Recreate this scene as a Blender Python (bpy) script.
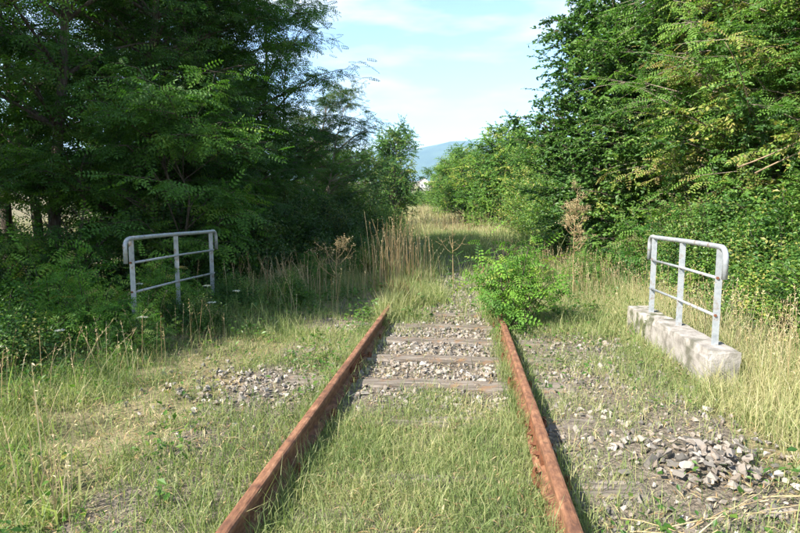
import bpy, bmesh, math
import numpy as np
from mathutils import Vector

for o in list(bpy.data.objects):
    bpy.data.objects.remove(o, do_unlink=True)
scene = bpy.context.scene
COL = scene.collection
R = math.radians
rng = np.random.default_rng(7)

# ------------------------------------------------------------------ camera
cam_d = bpy.data.cameras.new('camera')
cam = bpy.data.objects.new('camera', cam_d)
COL.objects.link(cam)
cam_d.sensor_width = 36.0
cam_d.lens = 25.2
cam_d.clip_start = 0.05
cam_d.clip_end = 20000
cam.location = (0.24, 0.0, 1.55)
cam.rotation_euler = (R(90 - 6.15), 0, R(6.2))
scene.camera = cam

# ------------------------------------------------------------------ light
SUN_EL = R(40)
SUN_DIR = Vector((-0.77, -0.64, 0)).normalized() * math.cos(SUN_EL) + Vector((0, 0, math.sin(SUN_EL)))
sun_d = bpy.data.lights.new('sun', 'SUN')
sun_d.energy = 5.0
sun_d.angle = R(0.5)
sun_d.color = (1.0, 0.94, 0.84)
sun = bpy.data.objects.new('sun', sun_d)
COL.objects.link(sun)
sun.rotation_euler = SUN_DIR.to_track_quat('Z', 'Y').to_euler()
sun.location = (-20, -15, 30)

world = bpy.data.worlds.new('World')
scene.world = world
world.use_nodes = True
wn, wl = world.node_tree.nodes, world.node_tree.links
wn.clear()
wout = wn.new('ShaderNodeOutputWorld')
wbg = wn.new('ShaderNodeBackground')
wbg.inputs['Strength'].default_value = 0.098
sky = wn.new('ShaderNodeTexSky')
sky.sky_type = 'NISHITA'
sky.sun_disc = False
sky.sun_elevation = SUN_EL
sky.sun_rotation = math.atan2(SUN_DIR.x, SUN_DIR.y)
sky.altitude = 200
sky.air_density = 1.1
sky.dust_density = 0.3
sky.ozone_density = 2.2
# thin fair-weather cloud all round the sky, thicker towards the horizon
wtc = wn.new('ShaderNodeTexCoord')
wmap = wn.new('ShaderNodeMapping')
wmap.inputs['Scale'].default_value = (2.2, 2.2, 9.0)
wns = wn.new('ShaderNodeTexNoise')
wns.inputs['Scale'].default_value = 1.7
wns.inputs['Detail'].default_value = 6
wns.inputs['Roughness'].default_value = 0.55
wramp = wn.new('ShaderNodeValToRGB')
wramp.color_ramp.elements[0].position = 0.44
wramp.color_ramp.elements[0].color = (0, 0, 0, 1)
wramp.color_ramp.elements[1].position = 0.66
wramp.color_ramp.elements[1].color = (0.8, 0.8, 0.8, 1)
wmix = wn.new('ShaderNodeMixRGB')
wmix.inputs['Color2'].default_value = (4.3, 4.45, 4.55, 1)
wl.new(wtc.outputs['Generated'], wmap.inputs['Vector'])
wl.new(wmap.outputs['Vector'], wns.inputs['Vector'])
wl.new(wns.outputs['Fac'], wramp.inputs['Fac'])
wl.new(wramp.outputs['Color'], wmix.inputs['Fac'])
wl.new(sky.outputs['Color'], wmix.inputs['Color1'])
wl.new(wmix.outputs['Color'], wbg.inputs['Color'])
wl.new(wbg.outputs['Background'], wout.inputs['Surface'])

vs = scene.view_settings
vs.view_transform = 'Standard'
vs.look = 'None'
vs.exposure = 1.78
vs.gamma = 1.0
vs.use_curve_mapping = False
scene.render.engine = 'CYCLES'
cy = scene.cycles
cy.max_bounces = 5
cy.diffuse_bounces = 2
cy.transmission_bounces = 3
cy.glossy_bounces = 2
cy.volume_bounces = 0
cy.use_adaptive_sampling = True
cy.adaptive_threshold = 0.02
cy.use_denoising = True
try:
    cy.denoiser = 'OPENIMAGEDENOISE'
    cy.denoising_prefilter = 'ACCURATE'
except Exception:
    pass

# ------------------------------------------------------------------ helpers
def mk_mesh(name, V, quads=None, tris=None, rnd=None, smooth=False):
    me = bpy.data.meshes.new(name)
    V = np.asarray(V, dtype=np.float32).reshape(-1, 3)
    me.vertices.add(len(V))
    me.vertices.foreach_set('co', V.ravel())
    idx, starts, n = [], [], 0
    if quads is not None and len(quads):
        q = np.asarray(quads, dtype=np.int32).reshape(-1, 4)
        idx.append(q.ravel()); starts.append(np.arange(len(q)) * 4); n = len(q) * 4
    if tris is not None and len(tris):
        t = np.asarray(tris, dtype=np.int32).reshape(-1, 3)
        idx.append(t.ravel()); starts.append(n + np.arange(len(t)) * 3)
    idx = np.concatenate(idx).astype(np.int32)
    starts = np.concatenate(starts).astype(np.int32)
    me.loops.add(len(idx))
    me.loops.foreach_set('vertex_index', idx)
    me.polygons.add(len(starts))
    me.polygons.foreach_set('loop_start', starts)
    me.polygons.foreach_set('use_smooth', np.full(len(starts), bool(smooth)))
    if rnd is not None:
        a = me.attributes.new('rnd', 'FLOAT', 'POINT')
        a.data.foreach_set('value', np.asarray(rnd, dtype=np.float32).ravel())
    me.update(calc_edges=True)
    return me

def put(name, me, mat=None, parent=None, loc=(0, 0, 0), rot=(0, 0, 0), scale=(1, 1, 1), color=None):
    o = bpy.data.objects.new(name, me)
    COL.objects.link(o)
    if mat is not None and not me.materials:
        me.materials.append(mat)
    o.location, o.rotation_euler, o.scale = loc, rot, scale
    if parent is not None:
        o.parent = parent
    if color is not None:
        o.color = (*color, 1)
    return o

def tag(o, label=None, cat=None, group=None, kind=None):
    if label: o['label'] = label
    if cat: o['category'] = cat
    if group: o['group'] = group
    if kind: o['kind'] = kind
    return o

def thing(name, label, cat, loc=(0, 0, 0), rz=0.0, group=None, scale=(1, 1, 1)):
    e = bpy.data.objects.new(name, None)
    COL.objects.link(e)
    e.empty_display_size = 0.2
    e.location, e.rotation_euler, e.scale = loc, (0, 0, rz), scale
    return tag(e, label, cat, group)

class Bag:
    """collects vertices and faces of one mesh"""
    def __init__(s):
        s.v, s.q, s.t, s.r, s.n = [], [], [], [], 0
    def add(s, V, quads=None, tris=None, rnd=0.5):
        V = np.asarray(V, dtype=np.float32).reshape(-1, 3)
        s.v.append(V)
        if quads is not None and len(quads): s.q.append(np.asarray(quads).reshape(-1, 4) + s.n)
        if tris is not None and len(tris): s.t.append(np.asarray(tris).reshape(-1, 3) + s.n)
        s.r.append(np.broadcast_to(np.asarray(rnd, dtype=np.float32), (len(V),)) if np.ndim(rnd) < 1 else np.asarray(rnd, dtype=np.float32))
        s.n += len(V)
    def mesh(s, name, smooth=False):
        return mk_mesh(name, np.concatenate(s.v), np.concatenate(s.q) if s.q else None,
                       np.concatenate(s.t) if s.t else None, np.concatenate(s.r), smooth)

def hash2(ix, iy, seed):
    h = (ix * 374761393 + iy * 668265263 + seed * 1442695041) & 0xFFFFFFFF
    h = ((h ^ (h >> 13)) * 1274126177) & 0xFFFFFFFF
    return ((h ^ (h >> 16)) & 0xFFFF) / 65535.0

def noise(x, y, s=1.0, seed=0):
    x = np.asarray(x, dtype=np.float64) / s; y = np.asarray(y, dtype=np.float64) / s
    ix, iy = np.floor(x).astype(np.int64), np.floor(y).astype(np.int64)
    fx, fy = x - ix, y - iy
    fx, fy = fx * fx * (3 - 2 * fx), fy * fy * (3 - 2 * fy)
    a, b = hash2(ix, iy, seed), hash2(ix + 1, iy, seed)
    c, d = hash2(ix, iy + 1, seed), hash2(ix + 1, iy + 1, seed)
    return (a * (1 - fx) + b * fx) * (1 - fy) + (c * (1 - fx) + d * fx) * fy

def fbm(x, y, s=1.0, seed=0):
    return (noise(x, y, s, seed) * .5 + noise(x, y, s / 2.1, seed + 1) * .3 + noise(x, y, s / 4.3, seed + 2) * .2)

def sstep(a, b, x):
    t = np.clip((np.asarray(x, dtype=np.float64) - a) / (b - a), 0, 1)
    return t * t * (3 - 2 * t)

def gz(x, y):
    """height of the ground"""
    x = np.asarray(x, dtype=np.float64); y = np.asarray(y, dtype=np.float64)
    near = 1 - sstep(60, 200, np.hypot(x, y))
    z = (fbm(x, y, .55, 3) - .5) * .06 * near + (fbm(x, y, 2.6, 9) - .5) * .10 * near * sstep(1.2, 2.4, np.abs(x))
    z -= .55 * sstep(3.3, 6.0, -x) * (1 - sstep(60, 140, y))
    z -= .30 * sstep(2.75, 4.3, x) * (1 - sstep(60, 140, y))
    z += 1.1 * sstep(30, 95, y)
    z += np.clip(y - 140, 0, 1200) * .05
    z -= .025 * (1 - sstep(.7, 1.5, np.abs(x))) * near
    return z

def ortho(d, up=None, rg=rng):
    """frames (n,3,3): column 0 = d, column 2 about 'up'"""
    d = d / np.linalg.norm(d, axis=1, keepdims=True)
    if up is None:
        up = np.tile([0, 0, 1.0], (len(d), 1))
    y = np.cross(up, d)
    l = np.linalg.norm(y, axis=1, keepdims=True)
    y = np.where(l < 1e-4, [[0, 1.0, 0]], y / np.maximum(l, 1e-4))
    z = np.cross(d, y)
    return np.stack([d, y, z], axis=2)

def scatter(T, TF, pos, M, sc, rnd, tri=False, jitter=0.0, rg=rng):
    """copies of the template T at pos, oriented by M, scaled by sc -> V, F, rnd"""
    n, k = len(pos), len(T)
    V = np.einsum('nij,kj->nki', M, T) * np.asarray(sc).reshape(-1, 1, 1) + pos[:, None, :]
    F = (TF[None, :, :] + (np.arange(n) * k)[:, None, None]).reshape(-1, TF.shape[1])
    r = np.repeat(np.asarray(rnd), k)
    if jitter:
        r = r + np.repeat(rg.uniform(-jitter, jitter, n * (k // 4)), 4) if k % 4 == 0 else r
    return V.reshape(-1, 3), F, r

def tube(bag, pts, rad, sides=6, rnd=.5, cap=True):
    pts = np.asarray(pts, dtype=np.float64); n = len(pts)
    rad = np.broadcast_to(np.asarray(rad, dtype=np.float64), (n,))
    t = np.gradient(pts, axis=0)
    t /= np.maximum(np.linalg.norm(t, axis=1, keepdims=True), 1e-9)
    ref = np.array([1.0, 0, 0]) if abs(t[0, 2]) > .8 else np.array([0, 0, 1.0])
    a = np.cross(t, ref); a /= np.maximum(np.linalg.norm(a, axis=1, keepdims=True), 1e-9)
    b = np.cross(t, a)
    ang = np.arange(sides) * 2 * math.pi / sides
    V = pts[:, None, :] + rad[:, None, None] * (a[:, None, :] * np.cos(ang)[None, :, None] + b[:, None, :] * np.sin(ang)[None, :, None])
    i = np.arange(n - 1)[:, None] * sides; j = np.arange(sides)[None, :]; k = (j + 1) % sides
    q = np.stack([i + j, i + k, i + sides + k, i + sides + j], axis=2).reshape(-1, 4)
    V = V.reshape(-1, 3); tr = []
    if cap:
        V = np.vstack([V, pts[0], pts[-1]])
        c0, c1 = n * sides, n * sides + 1
        for s in range(sides):
            tr.append((c0, (s + 1) % sides, s))
            tr.append((c1, (n - 1) * sides + s, (n - 1) * sides + (s + 1) % sides))
    bag.add(V, q, tr, rnd)

def box(bag, x0, x1, y0, y1, z0, z1, rnd=.5):
    V = [(x, y, z) for z in (z0, z1) for y in (y0, y1) for x in (x0, x1)]
    q = [(0, 2, 3, 1), (4, 5, 7, 6), (0, 1, 5, 4), (2, 6, 7, 3), (0, 4, 6, 2), (1, 3, 7, 5)]
    bag.add(V, q, None, rnd)

# ------------------------------------------------------------------ materials
def new_mat(name):
    m = bpy.data.materials.new(name)
    m.use_nodes = True
    n, l = m.node_tree.nodes, m.node_tree.links
    n.clear()
    return m, n, l, n.new('ShaderNodeOutputMaterial')

def ramp(n, stops):
    r = n.new('ShaderNodeValToRGB')
    e = r.color_ramp.elements
    e[0].position, e[0].color = stops[0][0], (*stops[0][1], 1)
    e[1].position, e[1].color = stops[-1][0], (*stops[-1][1], 1)
    for p, c in stops[1:-1]:
        k = e.new(p); k.color = (*c, 1)
    return r

def leaf_mat(name, stops, trans=0.35, rough=0.55, spec=0.25, tint=True):
    m, n, l, out = new_mat(name)
    at = n.new('ShaderNodeAttribute'); at.attribute_name = 'rnd'
    rp = ramp(n, stops)
    l.new(at.outputs['Fac'], rp.inputs['Fac'])
    col = rp.outputs['Color']
    if tint:
        oi = n.new('ShaderNodeObjectInfo')
        mx = n.new('ShaderNodeMixRGB'); mx.blend_type = 'MULTIPLY'; mx.inputs['Fac'].default_value = 1
        l.new(col, mx.inputs['Color1']); l.new(oi.outputs['Color'], mx.inputs['Color2'])
        col = mx.outputs['Color']
    p = n.new('ShaderNodeBsdfPrincipled')
    p.inputs['Roughness'].default_value = rough
    p.inputs['Specular IOR Level'].default_value = spec
    l.new(col, p.inputs['Base Color'])
    tr = n.new('ShaderNodeBsdfTranslucent')
    hs = n.new('ShaderNodeMixRGB'); hs.blend_type = 'MULTIPLY'; hs.inputs['Fac'].default_value = 1
    hs.inputs['Color2'].default_value = (1.1, 1.3, .6, 1)
    l.new(col, hs.inputs['Color1']); l.new(hs.outputs['Color'], tr.inputs['Color'])
    ms = n.new('ShaderNodeMixShader'); ms.inputs['Fac'].default_value = trans
    l.new(p.outputs[0], ms.inputs[1]); l.new(tr.outputs[0], ms.inputs[2])
    l.new(ms.outputs[0], out.inputs['Surface'])
    return m

def noise_mat(name, stops, scale=5, detail=6, rough=.9, bump=.3, bscale=40, stretch=(1, 1, 1), spec=.2, extra=None, metal=0.0, bdist=.01):
    m, n, l, out = new_mat(name)
    tc = n.new('ShaderNodeTexCoord'); mp = n.new('ShaderNodeMapping')
    mp.inputs['Scale'].default_value = stretch
    l.new(tc.outputs['Object'], mp.inputs['Vector'])
    ns = n.new('ShaderNodeTexNoise'); ns.inputs['Scale'].default_value = scale; ns.inputs['Detail'].default_value = detail
    ns.inputs['Roughness'].default_value = .62
    l.new(mp.outputs[0], ns.inputs['Vector'])
    rp = ramp(n, stops); l.new(ns.outputs['Fac'], rp.inputs['Fac'])
    p = n.new('ShaderNodeBsdfPrincipled')
    p.inputs['Roughness'].default_value = rough; p.inputs['Specular IOR Level'].default_value = spec
    p.inputs['Metallic'].default_value = metal
    col = rp.outputs['Color']
    if extra:  # (scale, lo, hi, colour): blotches of another colour
        n2 = n.new('ShaderNodeTexNoise'); n2.inputs['Scale'].default_value = extra[0]; n2.inputs['Detail'].default_value = 8
        l.new(tc.outputs['Object'], n2.inputs['Vector'])
        r2 = ramp(n, [(extra[1], (0, 0, 0)), (extra[2], (1, 1, 1))]); l.new(n2.outputs['Fac'], r2.inputs['Fac'])
        mx = n.new('ShaderNodeMixRGB'); mx.inputs['Color2'].default_value = (*extra[3], 1)
        l.new(r2.outputs['Color'], mx.inputs['Fac']); l.new(col, mx.inputs['Color1']); col = mx.outputs['Color']
    l.new(col, p.inputs['Base Color'])
    nb = n.new('ShaderNodeTexNoise'); nb.inputs['Scale'].default_value = bscale; nb.inputs['Detail'].default_value = 5
    l.new(mp.outputs[0], nb.inputs['Vector'])
    bp = n.new('ShaderNodeBump'); bp.inputs['Strength'].default_value = bump; bp.inputs['Distance'].default_value = bdist
    l.new(nb.outputs['Fac'], bp.inputs['Height']); l.new(bp.outputs[0], p.inputs['Normal'])
    l.new(p.outputs[0], out.inputs['Surface'])
    return m

M = {}
M['ground'] = noise_mat('ground_soil', [(.3, (.050, .052, .022)), (.45, (.12, .105, .055)), (.58, (.20, .165, .095)), (.72, (.09, .10, .035))],
                        scale=1.6, bump=.8, bscale=25, bdist=.03)
M['ballast'] = noise_mat('ballast_fines', [(.3, (.06, .049, .037)), (.5, (.14, .116, .088)), (.7, (.22, .185, .145))], scale=28, bump=1, bscale=45, bdist=.03)
M['rust'] = noise_mat('rusty_steel', [(.30, (.075, .036, .023)), (.45, (.150, .070, .039)), (.58, (.215, .106, .058)), (.74, (.30, .165, .098))],
                      scale=26, stretch=(1, .35, 1), rough=.8, bump=.8, bscale=90, spec=.25, extra=(16, .52, .72, (.095, .046, .029)), bdist=.004)
M['rust_dark'] = noise_mat('dark_rusty_steel', [(.3, (.07, .030, .016)), (.7, (.21, .085, .042))], scale=20, rough=.85, bump=.5, bscale=70, bdist=.004)
M['sleeper'] = noise_mat('weathered_sleeper', [(.3, (.045, .036, .028)), (.46, (.115, .096, .078)), (.62, (.20, .172, .145)), (.75, (.08, .066, .052))],
                         scale=10, stretch=(.18, 2.2, 2.2), bump=.9, bscale=14, extra=(6, .56, .70, (.17, .105, .06)), bdist=.015)
M['stone'] = None
M['concrete'] = noise_mat('old_concrete', [(.3, (.17, .152, .135)), (.5, (.265, .243, .22)), (.7, (.34, .315, .29))], scale=9, bump=.6, bscale=60,
                          extra=(5, .50, .66, (.115, .11, .085)), bdist=.010)
M['concrete_mossy'] = noise_mat('mossy_concrete', [(.3, (.14, .13, .11)), (.5, (.28, .255, .225)), (.7, (.40, .37, .34))], scale=8, bump=.6, bscale=60,
                          extra=(7, .46, .60, (.085, .09, .05)), bdist=.006)
M['galv'] = noise_mat('galvanised_steel', [(.3, (.22, .24, .255)), (.5, (.33, .35, .365)), (.7, (.41, .43, .445))], scale=14, rough=.45, bump=.05, spec=.5,
                      extra=(14, .54, .70, (.20, .15, .11)), metal=.25)
M['bark'] = noise_mat('dark_bark', [(.3, (.035, .028, .020)), (.5, (.085, .068, .050)), (.7, (.15, .125, .095))], scale=7, stretch=(3, 3, .5), bump=1, bscale=22, bdist=.03)
M['bark_pale'] = noise_mat('pale_bark', [(.3, (.13, .105, .08)), (.6, (.26, .215, .165))], scale=9, stretch=(3, 3, .6), bump=.8, bscale=22, bdist=.02)
M['deadwood'] = noise_mat('dead_wood', [(.3, (.14, .10, .065)), (.6, (.26, .19, .12))], scale=9, bump=.4)
M['robinia'] = leaf_mat('pinnate_leaves', [(0, (.020, .052, .016)), (.35, (.036, .090, .022)), (.65, (.062, .130, .030)), (.85, (.100, .150, .042)), (1, (.13, .115, .065))], trans=.44)
M['broad'] = leaf_mat('broad_leaves', [(0, (.016, .046, .014)), (.4, (.034, .082, .020)), (.7, (.062, .120, .028)), (.9, (.095, .14, .038)), (1, (.14, .14, .055))], trans=.40, rough=.45, spec=.35)
M['podleaf'] = leaf_mat('tan_seed_pods', [(0, (.16, .085, .045)), (.5, (.27, .17, .095)), (1, (.36, .26, .15))], trans=.25)
M['grass'] = leaf_mat('grass_blades', [(0, (.075, .125, .038)), (.3, (.180, .235, .085)), (.55, (.32, .335, .150)), (.78, (.43, .375, .21)), (1, (.52, .46, .31))], trans=.42, rough=.5)
M['straw'] = leaf_mat('dry_straw', [(0, (.15, .085, .04)), (.4, (.30, .205, .10)), (.7, (.43, .33, .18)), (1, (.55, .46, .29))], trans=.2, rough=.6)
M['petal'] = leaf_mat('white_petals', [(0, (.55, .56, .50)), (1, (.80, .80, .76))], trans=.3)

def stone_mat():
    m, n, l, out = new_mat('ballast_stone')
    at = n.new('ShaderNodeAttribute'); at.attribute_name = 'rnd'
    oi = n.new('ShaderNodeObjectInfo')
    ad = n.new('ShaderNodeMath'); ad.operation = 'ADD'
    l.new(at.outputs['Fac'], ad.inputs[0]); l.new(oi.outputs['Random'], ad.inputs[1])
    fr = n.new('ShaderNodeMath'); fr.operation = 'FRACT'; l.new(ad.outputs[0], fr.inputs[0])
    rp = ramp(n, [(0, (.085, .078, .068)), (.28, (.175, .156, .134)), (.52, (.265, .232, .198)), (.72, (.185, .148, .116)), (.93, (.32, .285, .245)), (1, (.47, .435, .385))])
    l.new(fr.outputs[0], rp.inputs['Fac'])
    tc = n.new('ShaderNodeTexCoord'); ns = n.new('ShaderNodeTexNoise'); ns.inputs['Scale'].default_value = 45; ns.inputs['Detail'].default_value = 5
    l.new(tc.outputs['Object'], ns.inputs['Vector'])
    mx = n.new('ShaderNodeMixRGB'); mx.blend_type = 'OVERLAY'; mx.inputs['Fac'].default_value = .5
    l.new(rp.outputs['Color'], mx.inputs['Color1']); l.new(ns.outputs['Fac'], mx.inputs['Color2'])
    bw = n.new('ShaderNodeHueSaturation'); bw.inputs['Saturation'].default_value = .95
    l.new(mx.outputs['Color'], bw.inputs['Color'])
    p = n.new('ShaderNodeBsdfPrincipled'); p.inputs['Roughness'].default_value = .9; p.inputs['Specular IOR Level'].default_value = .2
    l.new(bw.outputs['Color'], p.inputs['Base Color'])
    bp = n.new('ShaderNodeBump'); bp.inputs['Strength'].default_value = .5; bp.inputs['Distance'].default_value = .006
    l.new(ns.outputs['Fac'], bp.inputs['Height']); l.new(bp.outputs[0], p.inputs['Normal'])
    l.new(p.outputs[0], out.inputs['Surface'])
    return m
M['stone'] = stone_mat()

# ------------------------------------------------------------------ ground, hills
def axis(fine0, fine1, step, lo, hi, grow=1.18):
    a = list(np.arange(fine0, fine1 + 1e-6, step))
    s = step
    while a[-1] < hi:
        s *= grow; a.append(min(a[-1] + s, hi))
    s = step; left = [fine0]
    while left[-1] > lo:
        s *= grow; left.append(max(left[-1] - s, lo))
    return np.array(left[:0:-1] + a)

gx = axis(-6, 6, .11, -5200, 5200)
gy = axis(1.5, 14, .11, -350, 6200)
X, Y = np.meshgrid(gx, gy)
Z = gz(X, Y)
nx, ny = len(gx), len(gy)
i = np.arange(ny - 1)[:, None] * nx + np.arange(nx - 1)[None, :]
Q = np.stack([i, i + 1, i + nx + 1, i + nx], axis=2).reshape(-1, 4)
g = put('ground', mk_mesh('ground', np.stack([X, Y, Z], 2), Q, smooth=True), M['ground'])
tag(g, 'grassy overgrown soil of the old railway bed', kind='structure')

# track formation: a low sheet of ballast fines lying on the soil
bxs = np.arange(-1.95, 2.36, .06); bys = np.arange(1.4, 20, .08)
BX, BY = np.meshgrid(bxs, bys)
edge = np.minimum(BX + 1.95, 2.30 - BX)
BZ = gz(BX, BY) + .018 + .02 * (fbm(BX, BY, .2, 21) - .5) - .07 * (1 - sstep(0, .35, edge))
i = np.arange(len(bys) - 1)[:, None] * len(bxs) + np.arange(len(bxs) - 1)[None, :]
bed = put('ballast_bed', mk_mesh('ballast_bed', np.stack([BX, BY, BZ], 2), np.stack([i, i + 1, i + len(bxs) + 1, i + len(bxs)], 2).reshape(-1, 4), smooth=True), M['ballast'])
tag(bed, 'grey gravel bed under the railway track', kind='structure')
def bedz(x, y):
    return gz(x, y) + .018

# far wooded hills
hx = np.linspace(-5000, 5000, 160); hy = np.linspace(3300, 6000, 60)
HX, HY = np.meshgrid(hx, hy)
prof = 270 + 190 * noise(HX, HX * 0 + 2.0, 1900, 5) + 60 * noise(HX, HX * 0, 520, 6) + 18 * noise(HX, HY, 160, 8)
prof = prof + 130 * np.exp(-((HX - 350) / 700.0) ** 2)
HZ = np.minimum(prof, 520) * sstep(3300, 4900, HY) + 30
i = np.arange(59)[:, None] * 160 + np.arange(159)[None, :]
M['hills'] = noise_mat('far_woods', [(.3, (.025, .045, .022)), (.6, (.055, .085, .04)), (.75, (.10, .12, .05))], scale=.006, bump=0)
hl = put('hills', mk_mesh('hills', np.stack([HX, HY, HZ], 2), np.stack([i, i + 1, i + 161, i + 160], 2).reshape(-1, 4), smooth=True), M['hills'])
tag(hl, 'long wooded hill ridge fading to blue on the horizon', kind='structure')

# ------------------------------------------------------------------ tree builders
def compound_leaf(pairs=5, L=1.0, ll=.24, lw=.125):
    """pinnate leaf along +x, length 1: leaflets as kites"""
    V, F = [], []
    def leaflet(b, d, s):
        d = np.array(d, float); d /= np.linalg.norm(d)
        side = np.cross([0, 0, 1.0], d); side /= np.linalg.norm(side)
        k = len(V)
        V.extend([b, b + d * ll * .5 * s + side * lw * .5 * s + [0, 0, .008], b + d * ll * s + [0, 0, -.03], b + d * ll * .5 * s - side * lw * .5 * s + [0, 0, .008]])
        F.append((k, k + 1, k + 2, k + 3))
    for i in range(pairs):
        t = .18 + .74 * i / (pairs - 1)
        b = np.array([t, 0, -.16 * t * t])
        s = 1.0 - .25 * abs(t - .5) * 2
        leaflet(b, (.30, 1, -.12), s); leaflet(b, (.30, -1, -.12), s)
    leaflet(np.array([.95, 0, -.15]), (1, 0, -.25), .95)
    return np.array(V), np.array(F)
PIN_V, PIN_F = compound_leaf()

def leaf_kite(w=.55):
    V = np.array([(0, 0, 0), (.45, w / 2, .05), (1, 0, -.10), (.45, -w / 2, .05)])
    return V, np.array([(0, 1, 2, 3)])
KITE_V, KITE_F = leaf_kite()
KITEN_V, KITEN_F = leaf_kite(.30)

def bezier(p0, p1, p2, n):
    t = np.linspace(0, 1, n)[:, None]
    return (1 - t) ** 2 * p0 + 2 * t * (1 - t) * p1 + t * t * p2

def tree_proto(name, seed, height, trunk_r, clear, crown_r, n_clump, style, twigs=8, per_twig=7, leaf=.25, clump_r=.75,
               flat=.55, lean=(0, 0), stems=1, bark='bark', brown=.0, base=.35):
    """meshes of one tree: trunk with limbs, crown of leaves (style pin or broad)"""
    rg = np.random.default_rng(seed)
    leaves = Bag()
    trunks = []
    for s in range(stems):
        n = 12
        zt = np.linspace(-.25, height * (.92 if s == 0 else rg.uniform(.6, .85)), n)
        off = rg.normal(0, .10 if stems == 1 else .25, 2) * (0 if s == 0 else 1)
        wob = np.cumsum(rg.normal(0, .055, (n, 2)), 0) * np.linspace(0, 1, n)[:, None] * 1.6
        px = off[0] + lean[0] * np.maximum(zt / height, 0) ** 1.4 + wob[:, 0] + (rg.uniform(-.9, .9) * (zt / height) if s else 0)
        py = off[1] + lean[1] * np.maximum(zt / height, 0) ** 1.4 + wob[:, 1] + (rg.uniform(-.9, .9) * (zt / height) if s else 0)
        P = np.stack([px, py, zt], 1)
        rr = trunk_r * (1 if s == 0 else rg.uniform(.55, .8)) * (1 - .85 * np.linspace(0, 1, n)) * (1 + .35 * np.exp(-np.maximum(zt, 0) * 2.5))
        wood = Bag()
        tube(wood, P, rr, 8)
        trunks.append((P, rr, wood))
    for c in range(n_clump):
        # clump centre in a crown that is widest a little below its middle
        for _ in range(30):
            u = rg.uniform(0, 1)
            z = clear + (height - clear) * u
            w = crown_r * (math.sin(math.pi * min(1, (u * .80 + base * .35))) ** .7)
            a = rg.uniform(0, 2 * math.pi); rad = w * math.sqrt(rg.uniform(.06, 1))
            if noise(a * 1.6 + 3, z * .9, 1.0, seed) > .30: break
        P, rr, wood = trunks[rg.integers(len(trunks))]
        ti = np.clip(np.searchsorted(P[:, 2], min(z, P[-1, 2])), 1, len(P) - 1)
        ctr = np.array([P[ti, 0] + rad * math.cos(a), P[ti, 1] + rad * math.sin(a), z])
        za = max(clear * .55, z - .55 * rad - rg.uniform(.1, .6))
        ta = np.clip(np.searchsorted(P[:, 2], za), 1, len(P) - 1)
        p0 = P[ta]
        mid = (p0 + ctr) / 2 + rg.normal(0, .15, 3) + [0, 0, .18 * rad]
        br = bezier(p0, mid, ctr, 6)
        r0 = min(rr[ta] * .55, .012 + .018 * rad)
        tube(wood, br, np.linspace(r0, .006, 6), 5, cap=False)
        crnd = rg.uniform(.12, .70)
        if rg.uniform() < brown: crnd = rg.uniform(.80, .98)
        outd = np.array([math.cos(a), math.sin(a), 0])
        r_c = clump_r * rg.uniform(.65, 1.25)
        for k in range(twigs):
            d = rg.normal(0, 1, 3); d[2] = d[2] * flat * .7 - .02
            d = d / np.linalg.norm(d) + outd * .35
            st = br[rg.integers(3, 6)]
            en = st + d * r_c * rg.uniform(.6, 1.1) * [1, 1, flat + .15] + [0, 0, -.06]
            tw = bezier(st, (st + en) / 2 + [0, 0, .08 * r_c], en, 4)
            tube(wood, tw[[0, 2, 3]], [.006, .004, .002], 3, cap=False)
            m = per_twig
            t = np.sort(rg.uniform(.12, 1.0, m)); t[-1] = 1
            pos = np.stack([np.interp(t, [0, .33, .67, 1], tw[:, j]) for j in range(3)], 1)
            td = (en - st) / max(np.linalg.norm(en - st), 1e-6)
            ld = td[None] * .7 + rg.normal(0, .75, (m, 3)) * [1, 1, .40] + [0, 0, -.12]
            up = np.array([0, 0, .85]) + outd * .55 + rg.normal(0, .40, (m, 3))
            Mx = ortho(ld, up)
            rn = np.clip(crnd + rg.normal(0, .09, m), 0, 1)
            if style == 'pin':
                V, F, r = scatter(PIN_V, PIN_F, pos, Mx, leaf * rg.uniform(.7, 1.2, m), rn)
            else:
                V, F, r = scatter(KITE_V, KITE_F, pos, Mx, leaf * rg.uniform(.6, 1.25, m), rn)
            r = np.clip(r + np.repeat(rg.normal(0, .06, len(r) // 4), 4), 0, 1)
            leaves.add(V, F, None, r)
    return [('trunk', w.mesh(name + '_trunk', True), M[bark]) for (_, _, w) in trunks] + \
           [('crown', leaves.mesh(name + '_leaves'), M['robinia' if style == 'pin' else 'broad'])]

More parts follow.
